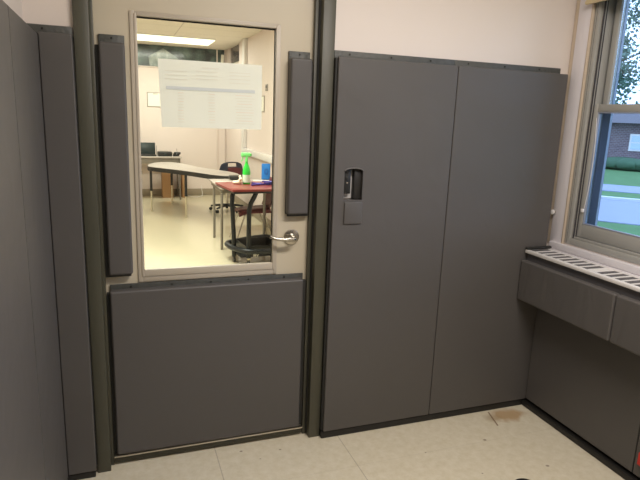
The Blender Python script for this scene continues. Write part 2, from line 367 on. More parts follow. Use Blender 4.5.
# lower sash nearer the room, upper sash outside
ls = rectframe(MB(), XR+0.018, XR+0.046, WY0+0.048, -0.182, 1.022, 1.685, 0.028, 0.066, 0.035).build('lower_sash', M['taupe'], w1)
rectframe(MB(), XR+0.020, XR+0.040, WY0+0.077, -0.211, 1.089, 1.649, 0.006, 0.006, 0.006, 0.001).build('glazing_bead', M['sash'], ls)
MB().box(XR+0.030, XR+0.034, WY0+0.078, -0.212, 1.090, 1.648).build('glass_pane', M['wglass'], ls)
us = rectframe(MB(), XR+0.052, XR+0.082, WY0+0.048, -0.200, 1.655, WZ1-0.03, 0.03, 0.03).build('upper_sash', M['taupe'], w1)
MB().box(XR+0.065, XR+0.069, WY0+0.079, -0.231, 1.686, WZ1-0.061).build('glass_pane', M['wglass'], us)
MB().box(XR+0.091, XR+0.106, -0.224, -0.126, WZ0, WZ1).box(XR+0.091, XR+0.106, WY0, WY0+0.08, WZ0, WZ1).build('storm_frame', M['sash'], w1)
# pull cord inside the lower sash
pc = thing('pull_cord', 'thin white cord hanging in a curve to a cleat on the lower window sash', 'cord', (XR+0.016, -0.21, 1.16))
pts = [(XR+0.016, -0.212-0.016*math.sin(t*PI)**1.0 if t > 0.5 else -0.212-0.016*math.sin(t*PI), 1.62-0.46*t) for t in [i/16 for i in range(17)]]
MB().tube(pts, 0.0016, 6).build('cord', M['white'], pc)
MB().box(XR+0.007, XR+0.018, -0.216, -0.200, 1.150, 1.168, 0.003).build('cleat', M['white'], pc)
# roller shade at the head of the window
rs = thing('roller_shade', 'cream roller shade rolled up at the top of the window', 'shade', (XR-0.03, -0.8, 2.15))
MB().box(XR-0.050, XR-0.034, -1.56, -0.106, 2.152, 2.168, 0.004).build('hem_bar', M['shade'], rs)
MB().box(XR-0.044, XR-0.040, -1.555, -0.108, 2.166, 2.31).build('fabric', M['shade'], rs)
MB().cyl((XR-0.038, -1.555, 2.325), (XR-0.038, -0.108, 2.325), 0.028, 20).build('roller', M['shade'], rs)

# ------------------------------------------------------------------ door frame and door
df = sroot('trim_2')
MB().box(-1.040, -0.985, -0.020, 0.16, 0.0, OZ+0.05, 0.003).box(-0.990, -0.972, 0.022, 0.045, 0.0, OZ-0.005, 0.002).build('jamb', M['olive'], df)
MB().box(-0.0575, 0.0, -0.020, 0.16, 0.0, OZ+0.05, 0.003).box(-0.078, -0.052, 0.024, 0.045, 0.0, OZ-0.005, 0.002).build('jamb', M['olive'], df)
MB().box(-0.0635, -0.0575, 0.014, 0.0235, 0.012, OZ-0.005).build('seal_strip', M['rubber'], df)
MB().box(-0.985, -0.0575, -0.020, 0.16, OZ-0.005, OZ+0.05, 0.003).build('header', M['olive'], df)
MB().box(-0.975, -0.069, 0.052, 0.13, 0.0005, 0.009, 0.002).build('threshold', M['alum'], df)

d1 = sroot('door_1')
DX0, DX1, DY0, DY1, DZ0, DZ1 = -0.983, -0.062, 0.05, 0.095, 0.022, 2.105
GX0, GX1, GZ0, GZ1 = -0.813, -0.246, 0.905, 1.936
mb = MB()
mb.box(DX0, GX0-0.012, DY0, DY1, DZ0, DZ1).box(GX1+0.012, DX1, DY0, DY1, DZ0, DZ1).box(GX0-0.012, GX1+0.012, DY0, DY1, DZ0, GZ0-0.012).box(GX0-0.012, GX1+0.012, DY0, DY1, GZ1+0.012, DZ1)
bmesh.ops.remove_doubles(mb.bm, verts=mb.bm.verts, dist=1e-5)
mb.build('door_panel', M['cream'], d1)
def ring(mb, x0, x1, z0, z1, w0, w1, wt, wb, y0, y1, bev=0.002):
    return mb.box(x0, x0+w0, y0, y1, z0, z1, bev).box(x1-w1, x1, y0, y1, z0, z1, bev).box(x0+w0, x1-w1, y0, y1, z1-wt, z1, bev).box(x0+w0, x1-w1, y0, y1, z0, z0+wb, bev)
# flat stop around the glass
vf = ring(MB(), -0.840, -0.224, 0.850, 1.955, 0.020, 0.016, 0.014, 0.038, 0.043, 0.0495).build('glass_stop', M['trimgray'], d1)
ring(MB(), -0.824, -0.237, 0.874, 1.946, 0.011, 0.009, 0.010, 0.030, 0.039, 0.060).build('inner_bead', M['trimgray'], vf)
MB().box(GX0-0.004, GX1+0.004, 0.0605, 0.0655, GZ0-0.004, GZ1+0.004).build('glass_pane', M['dglass'], d1)
MB().box(GX0-0.002, GX1+0.002, 0.0585, 0.0600, GZ1-0.006, GZ1).box(GX1-0.004, GX1, 0.0585, 0.0600, GZ0, GZ1-0.006).build('gasket', M['rubber'], d1)
sw = MB().box(-0.971, -0.087, -0.003, 0.0495, 0.0500, 0.0570, 0.001).build('door_sweep', M['alum'], d1)
lab(MB().box(-0.971, -0.084, 0.020, 0.0495, 0.010, 0.0500, 0.002).build('sweep_skirt', M['olive'], sw), 'olive skirt under the metal strip')
lv = MB().cyl((-0.155, 0.0495, 1.024), (-0.155, 0.040, 1.024), 0.037, 32, bev=0.004).cyl((-0.155, 0.040, 1.024), (-0.155, 0.018, 1.024), 0.016, 20, 0.012).cyl((-0.155, 0.020, 1.024), (-0.155, -0.006, 1.024), 0.011, 16).build('lever_handle', M['steel'], d1)
MB().tube([(-0.152, -0.004, 1.024), (-0.172, -0.008, 1.024), (-0.20, -0.010, 1.024), (-0.235, -0.009, 1.027), (-0.258, -0.004, 1.033), (-0.268, 0.004, 1.040)], [0.010, 0.0105, 0.009, 0.008, 0.008, 0.007], 12).build('lever', M['steel'], lv)
MB().cyl((-0.155, -0.015, 1.024), (-0.155, -0.0135, 1.024), 0.004).build('keyhole', M['screw'], lv)

def padbody(mb, x0, x1, y0, y1, z0, z1, bev=0.012):
    mb.box(x0, x1, y0, y1, z0, z1, bev, 3); return mb
def door_pad(x0, x1, z0, z1, fz, yb=0.0495, yf=0.0, fl_x=(0, 0), screws=2, back=None):
    p = padbody(MB(), x0, x1, yf, yb-0.004, z0, z1, 0.010).build('door_pad', M['pad'], d1)
    f = MB().box(x0+fl_x[0], x1+fl_x[1], yb-0.010, yb-0.0002, z0-0.004, fz, 0.003).build('flange', M['flange'], p)
    if back: lab(MB().box(back[0], back[1], yb-0.028, yb-0.0103, z0-0.012, z1-0.01, 0.002).build('dark_fill', M['rubber'], p), 'black strip at the pad edge')  # black strip along the side edges of the pad
    for i in range(screws):
        sx = x0 + (x1-x0)*(i+0.5)/screws
        MB().cyl((sx, yb-0.0102, fz-0.013), (sx, yb-0.0125, fz-0.013), 0.004, 12).build('screw', M['screw'], p)
    return p
door_pad(-0.957, -0.861, 0.897, 1.826, 1.858, screws=1, back=(-0.9705, -0.868))
door_pad(-0.189, -0.091, 1.137, 1.820, 1.850, screws=1, back=(-0.183, -0.0835))
# big lower pad
door_pad(-0.958, -0.102, 0.058, 0.826, 0.846, fl_x=(0.002, 0.008), screws=5, back=(-0.9705, -0.0845))

# paper sheet taped on the door glass
PX0, PX1, PZ0, PZ1 = -0.732, -0.303, 1.511, 1.783
ps = thing('paper_sheet', 'large white printed sheet with a grey band taped to the door glass', 'paper', (-0.52, 0.0565, 1.511))
def shp(u, v):
    x = PX0+(PX1-PX0)*u; z = PZ0+(PZ1-PZ0)*v
    x += 0.006*(1-v)*(1-u)-0.004*v*(1-u); return Vector((x, 0.0560+0.0012*math.sin(u*5)*math.sin(v*3), z))
MB().grid(24, 14, shp).build('sheet', M['sheet'], ps)
MB().box(-0.706, -0.334, 0.0530, 0.0536, 1.664, 1.677).build('printed_band', M['bandgray'], ps)
rows = M['rowgray']; rp = M['pinkink']
def line(m, x0, x1, z, h=0.0026): MB().box(x0, x1, 0.0532, 0.0536, z-h/2, z+h/2).build('text_row', m, ps)
line(rows, -0.560, -0.490, 1.757, 0.004); 
for cx, zs in ((-0.665, (1.738, 1.722, 1.706)), (-0.54, (1.742, 1.726, 1.712)), (-0.40, (1.745, 1.733, 1.718, 1.702))):
    for z in zs: line(rows, cx-0.045, cx+0.045, z)
for k in range(11):
    z = 1.652-k*0.0118
    for cx, w in ((-0.648, 0.014), (-0.520, 0.016), (-0.380, 0.045)):
        if random.random() < 0.9: line(rp if k % 3 == 0 else rows, cx-w*random.uniform(0.7, 1), cx+w*random.uniform(0.7, 1), z)


# ------------------------------------------------------------------ wall pads
def boolean_cut(o, cutter):
    o.modifiers.clear(); md = o.modifiers.new('b', 'BOOLEAN'); md.object = cutter; md.operation = 'DIFFERENCE'; md.solver = 'EXACT'
    bpy.context.view_layer.update()
    dg = bpy.context.evaluated_depsgraph_get(); me = bpy.data.meshes.new_from_object(o.evaluated_get(dg)); o.modifiers.clear(); o.data = me
    for p in me.polygons: p.use_smooth = True
    bm = bmesh.new(); bm.from_mesh(me)
    for e in bm.edges: e.smooth = not (len(e.link_faces) == 2 and e.calc_face_angle(0) > math.radians(38))
    bm.to_mesh(me); bm.free(); o.modifiers.new('w', 'WEIGHTED_NORMAL').keep_sharp = True
    bpy.data.objects.remove(cutter)
PADG = 'grey vinyl safety pads on the walls'
def wall_pad(label, x0, x1, z0, z1, fl=None, screws=3, bk=(0, 0)):
    t = thing('wall_pad', label, 'pad', ((x0+x1)/2, -0.001, z0))
    p = padbody(MB(), x0+0.0014, x1-0.0014, -0.05, -0.0015, z0, z1, 0.005).build('cushion', M['pad'], t)
    MB().box(bk[0], bk[1], -0.036, -0.0006, z0+0.004, z1-0.004).build('dark_fill', M['rubber'], t)  # black fill behind the cushion paints shade into the gaps around it
    if fl:
        f = MB().box(fl[0], fl[1], -0.014, -0.0012, z1-0.02, fl[2], 0.003).build('top_flange', M['flange'], t)
        for i in range(screws):
            sx = fl[0]+(fl[1]-fl[0])*(i+0.35)/screws; zz = fl[2]-0.014
            MB().cyl((sx, -0.0142, zz), (sx, -0.0165, zz), 0.0042, 12).build('screw', M['screw'], f)
    return t, p
wp1, body1 = wall_pad('tall grey vinyl wall pad beside the door frame, with the switch cutout', 0.008, 0.612, 0.038, 1.832, (0.002, 0.612, 1.862), 3, (0.0008, 0.0560))
wall_pad('tall plain grey vinyl wall pad right of the pad with the cutout', 0.612, 1.262, 0.038, 1.832, (0.612, 1.240, 1.862), 3, (0.6110, 1.258))
wall_pad('narrow grey vinyl wall pad in the corner left of the door frame', -1.1585, -1.043, 0.032, 1.838, (-1.200, -1.043, 1.868), 1, (-1.1995, -1.0415))
# cutout with arched top
SX0, SX1, SZ0, SZ1 = 0.060, 0.152, 1.207, 1.352
arch = [(SX0, SZ0), (SX1, SZ0), (SX1, SZ1-0.012)] + [(SX0+(SX1-SX0)*(0.5+0.5*math.cos(a)), SZ1-0.012+0.014*math.sin(a)) for a in [i*PI/8 for i in range(1, 8)]] + [(SX0, SZ1-0.012)]
cut = MB().extr([(x, -0.0725, z) for x, z in arch], (0, 0.09, 0)).build('cutter', M['pad'])
cut.location = (0, 0, 0)
# bring the cutter into place, then cut
boolean_cut(body1, cut)
FLZ = 1.198
lip = MB().tube([(x, -0.0505, z) for x, z in arch[2:]], 0.0035, 8).build('cutout_piping', M['pad'], wp1)
fp = MB().box(0.064, 0.153, -0.0585, -0.0502, 1.096, FLZ, 0.004, 3).build('cover_flap', M['pad'], wp1)
lab(fp, 'small square padded flap below the cutout')
sp = thing('switch_plate', 'off-white switch plate with dark switch inside the wall pad cutout', 'switch', (0.105, -0.001, 1.28))
MB().box(0.064, 0.150, -0.006, -0.0005, 1.210, 1.345, 0.002).build('plate', M['white'], sp)
MB().box(0.0625, 0.101, -0.030, -0.0062, 1.234, 1.346, 0.003).build('switch_body', M['blk'], sp)
MB().cyl((0.082, -0.0302, 1.285), (0.082, -0.0330, 1.285), 0.0045).build('switch_button', M['steel'], sp)
MB().cyl((0.082, -0.0302, 1.305), (0.082, -0.0340, 1.305), 0.008, bev=0.002).build('key_lock', M['rubber'], sp)
MB().cyl((0.082, -0.0302, 1.330), (0.082, -0.0320, 1.330), 0.0045).build('screw', M['base'], sp)
MB().cyl((0.082, -0.0302, 1.250), (0.082, -0.0320, 1.250), 0.0045).build('screw', M['base'], sp)
MB().box(0.115, 0.1515, -0.036, -0.0062, 1.209, 1.346, 0.003).build('side_cover', M['base'], sp)

# left wall pads
def side_pad(label, xw, sgn, y0, y1, z0, z1, th=0.05, bev=0.005):
    t = thing('wall_pad', label, 'pad', (xw, (y0+y1)/2, z0))
    a, b = (xw+0.001, xw+th) if sgn > 0 else (xw-th, xw-0.001)
    padbody(MB(), a, b, y0+0.002, y1-0.002, z0, z1, bev).build('cushion', M['pad'], t)
    e = (xw+0.001, xw+th-0.0004) if sgn > 0 else (xw-th+0.0004, xw-0.001)
    MB().box(e[0], e[1], y0-0.0018, y0+0.0018, z0+0.002, z1-0.002).build('seam_shade_strip', M['rubber'], t)  # black strip added so the seam between pads looks shaded
    q = (xw+0.0006, xw+th-0.012) if sgn > 0 else (xw-th+0.012, xw-0.0006)
    MB().box(q[0], q[1], y0+0.0019, y1-0.0022, z0+0.004, z1-0.004).build('dark_fill', M['rubber'], t)  # black fill that keeps the gap behind the cushion dark, as painted shade
    return t
side_pad('tall grey vinyl pad on the left wall, next to the corner', XL, 1, -0.643, -0.0490, 0.032, 1.832)
side_pad('tall grey vinyl pad at the left picture edge, nearest on the left wall', XL, 1, -1.253, -0.643, 0.032, 1.832)
# right wall lower pads
side_pad('dark grey lower wall pad under the heater, next to the corner', XR, -1, -0.771, -0.052, 0.047, 0.66, 0.06)
side_pad('dark grey lower wall pad under the heater at the right picture edge', XR, -1, -1.38, -0.771, 0.047, 0.66, 0.06)

# ------------------------------------------------------------------ heater under the window
ht = thing('wall_heater', 'long white wall heater cabinet with slotted top under the window', 'heater', (1.22, -0.9, 0.67))
HX0, HX1, HZ = 1.150, 1.2995, 0.929
MB().box(HX0, HX1, -2.05, -0.056, 0.672, HZ-0.0035).build('cabinet', M['slot'], ht)
mb = MB()
gx0, gx1 = 1.114, 1.262
mb.box(gx0, gx0+0.024, -2.05, -0.056, HZ-0.018, HZ, 0.004).box(gx1-0.012, gx1, -2.05, -0.056, HZ-0.004, HZ, 0.001)
y = -0.056; cells = 0
pitch = 0.050
while y > -2.0:
    wbar = 0.012
    if cells and cells % 8 == 0: wbar = 0.05
    mb.box(gx0+0.024, gx1-0.012, y-wbar, y, HZ-0.0033, HZ-0.0008)
    y -= wbar+(pitch-0.012); cells += 1
mb.build('grille', M['white'], ht)
MB().box(gx1, HX1, -2.05, -0.056, HZ-0.003, HZ+0.004, 0.001).build('back_rail', M['case'], ht)
MB().box(gx0-0.002, gx1+0.02, -0.075, -0.0565, HZ+0.001, HZ+0.014, 0.004).build('foam_gap_shade', M['rubber'], ht)  # black strip for the foam and the shadowed gap beside the panel
MB().box(HX0-0.016, HX0-0.001, -2.05, -0.056, 0.68, HZ-0.019).build('front_panel', M['slot'], ht)
def heat_pad(label, y0, y1):
    t = thing('heater_pad', label, 'pad', (1.12, (y0+y1)/2, 0.655))
    mb = MB(); mb.box(1.094, 1.131, y0+0.001, y1-0.001, 0.655, 0.874, 0.010, 4); mb.build('cushion', M['padc'], t)
    MB().box(1.1315, 1.1500, y0+0.004, y1-0.004, 0.655, 0.672, 0.002).build('bottom_flange', M['rubber'], t)
heat_pad('grey vinyl heater pad with a creased front, nearest the corner', -0.664, -0.054)
heat_pad('grey vinyl heater pad at the right picture edge', -1.27, -0.666)

# small things at the picture's edges
MBd = MB().lathe([(0.030, 0), (0.052, 0.004), (0.056, 0.012), (0.052, 0.022), (0.03, 0.028)], (0.735, -0.678, 0.0005), 28).build('rubber_puck', M['blk'], at=(0.735, -0.678, 0.0005))
tag(MBd, 'dark round rubber disc on the floor at the bottom picture edge', 'disc')
rb = MB().prism([(1.214, -0.868), (1.2385, -0.868), (1.2385, -0.800), (1.224, -0.800)], 0.115, 0.176, 0.006).build('red_tag', M['red'], at=(1.238, -0.83, 0.115))
tag(rb, 'small red plastic piece stuck to the lower wall pad at the right picture edge', 'tag')

# ------------------------------------------------------------------ near ceiling light (behind the camera's view, lights the room)
cl = thing('ceiling_light', 'rectangular white ceiling light above the padded room', 'light', (0.20, -1.55, 2.66))
MB().box(-0.42, 0.82, -1.73, -1.37, 2.672, 2.7545, 0.006).build('housing', M['white'], cl)
MB().box(-0.39, 0.79, -1.70, -1.40, 2.664, 2.6715).build('diffuser', M['light'], cl)

# ================================================================== classroom beyond the door
FXL, FXR, FYB = -3.0, 1.094, 8.61
struct(MB().box(FXL-0.1, FXR+0.1, 0.14, FYB+0.1, -0.08, 0.0).build('floor_beyond', M['far_floor']))
struct(MB().box(FXL-0.1, FXR+0.1, 0.14, FYB+0.1, H, H+0.06).build('ceiling_beyond', M['far_ceiling']))
struct(MB().box(FXL, FXR, FYB, FYB+0.1, 0, 2.372).build('wall_far', M['far_wall']))
struct(MB().box(FXL-0.1, FXL, 0.14, FYB+0.1, 0, H).build('wall_far_left', M['far_wall']))
struct(MB().box(FXR, FXR+0.1, 0.14, 7.38, 0, H).box(FXR, FXR+0.1, 7.38, 8.24, 0, 2.45).box(FXR, FXR+0.1, 8.24, FYB+0.1, 0, H).build('wall_far_right', M['far_wall']))
struct(MB().box(FXL, FXR, FYB-0.012, FYB-0.0005, 0.0005, 0.13, 0.003).build('baseboard_far', M['basetan']))
struct(MB().box(FXR-0.012, FXR-0.0005, 0.2, FYB-0.014, 0.0005, 0.13, 0.003).build('baseboard_far_right', M['basetan']))
w2 = sroot('window_2')
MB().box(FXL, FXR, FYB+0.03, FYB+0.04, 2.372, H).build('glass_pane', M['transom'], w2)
mb = MB().box(FXL, FXR, FYB-0.02, FYB+0.029, 2.357, 2.377, 0.002)
for x in (-1.9, -0.75, 0.926, 1.078): mb.box(x-0.012, x+0.012, FYB-0.008, FYB+0.029, 2.377, H)
mb.build('window_frame', M['far_wall'], w2)
w3 = sroot('window_3')
MB().box(FXR+0.03, FXR+0.04, 7.38, 8.24, 2.45, H).build('glass_pane', M['transom2'], w3)
MB().box(FXR-0.010, FXR+0.029, 7.38, 8.24, 2.44, 2.46, 0.002).build('window_frame', M['trimgray'], w3)
t3 = sroot('trim_3')
MB().box(0.914, 0.934, FYB-0.02, FYB-0.0005, 0.131, 2.356, 0.003).build('cover_strip', M['far_wall'], t3)
MB().box(1.060, 1.080, FYB-0.02, FYB-0.0005, 0.131, 2.356, 0.003).build('cover_strip', M['far_wall'], t3)
# ceiling lights in the classroom
def far_light(label, x0, x1, y0, y1):
    t = thing('ceiling_light', label, 'light', ((x0+x1)/2, (y0+y1)/2, 2.65))
    MB().box(x0, x1, y0, y1, 2.742, 2.7545, 0.002).build('housing', M['white'], t)
    MB().prism([(x0+0.01, y0+0.02), (x1-0.01, y0+0.02), (x1-0.01, y1-0.02), (x0+0.01, y1-0.02)], 2.732, 2.7415).build('diffuser', M['light'], t)
far_light('bright long ceiling light in the classroom, seen through the door glass', -1.15, 0.665, 7.15, 7.95)
far_light('long ceiling light in the classroom, nearer the door', -1.30, 0.20, 3.2, 3.6)
# surface raceway down and along the right wall
rw = thing('cable_raceway', 'white cable trunking running down and along the classroom right wall', 'trunking', (FXR, 5.4, 1.0))
MB().box(FXR-0.055, FXR-0.0005, 6.72, 6.90, 1.04, H-0.002, 0.004).build('vertical_duct', M['white'], rw)
MB().box(FXR-0.055, FXR-0.0005, 2.6, 6.90, 0.945, 1.039, 0.004).build('horizontal_duct', M['white'], rw)
for yy in (4.95,): MB().box(FXR-0.010, FXR-0.0005, yy-0.03, yy+0.03, 1.08, 1.11, 0.003).build('socket', M['blk'], rw)
th = thing('thermostat', 'small grey thermostat high on the classroom right wall', 'thermostat', (FXR, 5.44, 1.93))
MB().box(FXR-0.012, FXR-0.0005, 5.38, 5.50, 1.91, 2.00, 0.003).build('case', M['boxgray'], th)
MB().box(FXR-0.016, FXR-0.0122, 5.41, 5.47, 1.95, 1.98).build('display', M['slot'], th)
def notice(label, at, pts_box, ax):
    t = thing('framed_notice', label, 'notice', at)
    x0, x1, y0, y1, z0, z1 = pts_box
    if ax == 'y':
        MB().box(x0, x1, y0, y1, z0, z1, 0.002).build('frame', M['boxgray'], t)
        MB().box(x0+0.012, x1-0.012, y0-0.002, y0-0.0002, z0+0.012, z1-0.012).build('sheet', M['paper'], t)
        mb = MB().box((x0+x1)/2-0.02, (x0+x1)/2+0.06, y0-0.003, y0-0.0021, z1-0.035, z1-0.022)
        mb.build('heading', M['boxgray'], t)
        mb = MB()
        for k in range(5): mb.box(x0+0.035, x1-0.035, y0-0.003, y0-0.0021, z1-0.07-k*0.026, z1-0.066-k*0.026)
        mb.build('text_rows', M['rowgray'], t)
    else:
        MB().box(x0, x1, y0, y1, z0, z1, 0.002).build('frame', M['boxgray'], t)
        MB().box(x0-0.002, x0-0.0002, y0+0.012, y1-0.012, z0+0.012, z1-0.012).build('sheet', M['paper'], t)
notice('small framed white notice on the classroom back wall left of the sheet', (-0.23, FYB, 1.8), (-0.362, -0.105, FYB-0.012, FYB-0.0005, 1.655, 1.918), 'y')
notice('small framed white notice on the classroom right wall', (FXR, 5.7, 1.7), (FXR-0.012, FXR-0.0005, 5.56, 5.85, 1.62, 1.85), 'x')
# pointed paper cutout on the transom and a tag beside it
hx, hz = -0.06, 2.3775
pcut = MB().extr([(hx-0.24, FYB-0.022, hz+0.005), (hx+0.24, FYB-0.022, hz+0.005), (hx+0.26, FYB-0.022, hz+0.17), (hx, FYB-0.022, hz+0.325), (hx-0.26, FYB-0.022, hz+0.17)], (0, -0.004, 0)).build('paper_cutout', mottled('pale_sheer_paper', (120, 132, 130), (168, 176, 172), 9), at=(hx, FYB-0.024, hz))
tag(pcut, 'pale house-shaped paper cutout standing on the high far window ledge', 'paper')
ptg = MB().box(0.99, 1.045, FYB-0.030, FYB-0.026, 2.378, 2.665, rot=Matrix.Rotation(0.06, 3, 'Y')).build('paper_tag', M['paper'], at=(1.02, FYB-0.02, 2.4))
tag(ptg, 'narrow white paper strip on the far window near the room corner', 'paper')

# ---- desk against the far wall and what is on it
dk = thing('desk', 'long pale desk against the classroom back wall under the laptop', 'desk', (-0.6, 8.25, 0))
MB().box(-1.40, 0.178, 8.00, 8.55, 0.760, 0.790, 0.004).build('desk_top', M['lam'], dk)
MB().box(-1.36, 0.14, 8.06, 8.08, 0.66, 0.759, 0.002).build('apron', M['boxgray'], dk)
for x, yv in ((0.145, 8.03), (0.145, 8.51), (-1.36, 8.03), (-1.36, 8.51)):
    MB().cyl((x, yv, 0.0005), (x, yv, 0.759), 0.014, 12).build('leg', M['gsteel'], dk)
lp = thing('laptop', 'open dark laptop on the left of the back wall desk', 'laptop', (-0.42, 8.15, 0.791))
MB().box(-0.64, -0.262, 8.03, 8.27, 0.7905, 0.812, 0.004).build('base', M['blk'], lp)
MB().box(-0.64, -0.262, 8.265, 8.283, 0.813, 1.02, 0.004, rot=Matrix.Rotation(-0.12, 3, 'X')).build('screen', M['teal'], lp)
MB().box(-0.252, -0.240, 8.17, 8.185, 0.7905, 0.975, 0.002).build('stylus_holder', M['boxgray'], lp)
pj = thing('projector', 'low black projector on the back wall desk beside the laptop', 'projector', (-0.12, 8.2, 0.791))
MB().box(-0.228, 0.02, 8.05, 8.28, 0.7905, 0.868, 0.010).build('case', M['blk'], pj)
MB().cyl((-0.10, 8.05, 0.825), (-0.10, 8.03, 0.825), 0.022).build('lens', M['teal'], pj)
MB().box(-0.19, -0.04, 8.13, 8.23, 0.8685, 0.878, 0.003).build('control_panel', M['boxgray'], pj)
cc = MB()
for k in range(7):
    c0 = (0.105+random.uniform(-.02, .02), 8.14+random.uniform(-.03, .03)); r = random.uniform(0.045, 0.058)
    cc.tube([(c0[0]+r*math.cos(a), c0[1]+r*math.sin(a), 0.799+k*0.009) for a in [i*PI/9 for i in range(18)]], 0.008, 6, close=True)
cc.tube([(0.10, 8.12, 0.84), (0.112, 8.13, 0.88), (0.10, 8.14, 0.93)], 0.004, 6)
tag(cc.build('cable_coil', M['blk'], at=(0.06, 8.14, 0.791)), 'coil of black cable at the right end of the back wall desk', 'cable')
def carton(label, x0, x1, y0, y1, z1, m):
    t = thing('storage_box', label, 'box', ((x0+x1)/2, (y0+y1)/2, 0))
    MB().box(x0, x1, y0, y1, 0.0005, z1-0.04, 0.003).build('box_body', m, t)
    MB().box(x0-0.004, x1+0.004, y0-0.004, y1+0.004, z1-0.0395, z1, 0.003).build('lid', m, t)
carton('wide brown cardboard box on the floor under the back wall desk', -0.148, 0.045, 8.30, 8.58, 0.52, M['tan'])
carton('narrow brown cardboard box on the floor right of the back wall desk', 0.215, 0.285, 8.30, 8.58, 0.50, M['tan'])
cab = MB().tube([(0.34, 8.50, 0.006), (0.48, 8.3, 0.006), (0.60, 8.45, 0.006), (0.62, 8.56, 0.05), (0.60, 8.57, 0.20)], 0.006, 6).build('floor_cable', M['white'], at=(0.5, 8.05, 0.0))
tag(cab, 'pale cable lying on the floor along the classroom back wall', 'cable')

# ---- rounded classroom table
outline = [(-.475, 6.90), (-.455, 7.16), (-.41, 7.37), (-.315, 7.61), (-.17, 7.73), (-.02, 7.70), (.10, 7.51), (.222, 7.14), (.335, 6.75), (.48, 6.44), (.64, 6.18), (.73, 5.95), (.77, 5.72), (.72, 5.50), (.56, 5.42), (.38, 5.55), (.212, 5.85), (.058, 6.13), (-.163, 6.43), (-.34, 6.66), (-.44, 6.77)]
def smooth(pts, n=2):
    for _ in range(n):
        q = []
        for i in range(len(pts)):
            a, b = pts[i], pts[(i+1) % len(pts)]
            q += [(a[0]*.75+b[0]*.25, a[1]*.75+b[1]*.25), (a[0]*.25+b[0]*.75, a[1]*.25+b[1]*.75)]
        pts = q
    return pts
def scale_o(pts, k):
    cx = sum(p[0] for p in pts)/len(pts); cy = sum(p[1] for p in pts)/len(pts); return [(cx+(p[0]-cx)*k, cy+(p[1]-cy)*k) for p in pts]
rt = thing('activity_table', 'rounded pale activity table with black edge and black and silver legs', 'table', (0.1, 6.1, 0))
so = smooth(outline)
MB().prism(scale_o(so, 0.985), 0.697, 0.720, 0.003).build('table_top', M['lam'], rt)
MB().prism(so, 0.652, 0.7165).build('edge_band', M['blk'], rt)
for x, yv in ((-.425, 6.85), (.045, 6.19), (-.045, 7.55), (.64, 5.62)):
    lg = MB().cyl((x, yv, 0.33), (x, yv, 0.6515), 0.020, 14).build('leg', M['blk'], rt)
    lab(MB().cyl((x, yv, 0.012), (x, yv, 0.3295), 0.013, 14).cyl((x, yv, 0.0005), (x, yv, 0.0118), 0.019, 14).build('leg_extension', M['silver'], lg), 'pale silver lower leg')

# ---- student desk
sd = thing('student_desk', 'pale topped student desk with grey legs behind the burgundy cart', 'desk', (0.55, 4.2, 0))
MB().box(0.195, 0.98, 4.01, 4.90, 0.718, 0.742, 0.005).build('desk_top', M['lam'], sd)
MB().box(0.22, 0.955, 4.03, 4.05, 0.67, 0.7175, 0.002).box(0.22, 0.24, 4.05, 4.86, 0.67, 0.7175, 0.002).build('apron', M['gsteel'], sd)
for x, yv in ((0.213, 4.03), (0.232, 4.70), (0.755, 4.16), (0.945, 4.85)):
    MB().cyl((x, yv, 0.0005), (x, yv, 0.669), 0.016, 14).build('leg', M['gsteel'], sd)
pp = MB()
for k, (x, yy, a) in enumerate(((0.62, 4.40, 0.2), (0.83, 4.58, -0.15), (0.36, 4.45, 0.1))):
    z = 0.7425+0.0012*k
    t = MB().box(x-0.11, x+0.11, yy-0.15, yy+0.15, z, z+0.001, rot=Matrix.Rotation(a, 3, 'Z')).build('paper', M['paper'], at=(x, yy, z))
    tag(t, ('loose white paper on the student desk behind the purple markers', 'loose white paper at the right of the student desk', 'loose white paper at the left of the student desk')[k], 'paper', 'papers on the student desk')
bx = thing('pencil_case', 'black pencil case at the far edge of the student desk', 'case', (0.52, 4.78, 0.7455))
MB().box(0.44, 0.60, 4.72, 4.84, 0.7455, 0.800, 0.015, 3).build('case_body', M['blk'], bx)
MB().box(0.45, 0.59, 4.775, 4.785, 0.8002, 0.804, 0.001).build('zip', M['gsteel'], bx)
bb = thing('blue_packet', 'bright blue packet standing on the student desk by the right wall', 'packet', (0.935, 4.78, 0.7425))
mb = MB().box(0.870, 0.985, 4.76, 4.80, 0.7435, 0.955, 0.012, 3); mb.build('packet_body', M['blue'], bb)
MB().tube([(0.927+0.022*math.cos(a), 4.757, 0.85+0.035*math.sin(a)) for a in [i*PI/8 for i in range(16)]], 0.004, 6, close=True).build('printed_ring', M['blued'], bb)

# ---- burgundy cart
CA = (0.180, 3.205); ANG = 0.10
cart = thing('rolling_cart', 'rolling cart with burgundy top shelf and black tube frame', 'cart', (0, 0, 0))
cart.location = (CA[0], CA[1], 0); cart.rotation_euler = (0, 0, ANG); cart['_at'] = (0, 0, 0)
CW, CD, CZ = 0.62, 0.72, 0.82
MB().prism(smooth([(0, 0.03), (0.03, 0), (CW-0.03, 0), (CW, 0.03), (CW, CD-0.03), (CW-0.03, CD), (0.03, CD), (0, CD-0.03)], 1), CZ-0.022, CZ, 0.004).build('top_shelf', M['burg'], cart)
MB().box(0.02, CW-0.02, 0.02, CD-0.02, CZ-0.045, CZ-0.0225, 0.003).build('shelf_rim', M['blkm'], cart)
def cleg(pts):
    return MB().tube(pts, 0.025, 12).build('leg', M['blkm'], cart)
cleg([(0.085, 0.22, 0.066), (0.080, 0.22, 0.30), (0.060, 0.22, 0.66), (0.065, 0.225, 0.73), (0.085, 0.24, 0.776)])
cleg([(0.185, 0.027, 0.086), (0.185, 0.027, 0.40), (0.187, 0.027, 0.60), (0.205, 0.03, 0.67), (0.250, 0.045, 0.74), (0.27, 0.055, 0.776)])
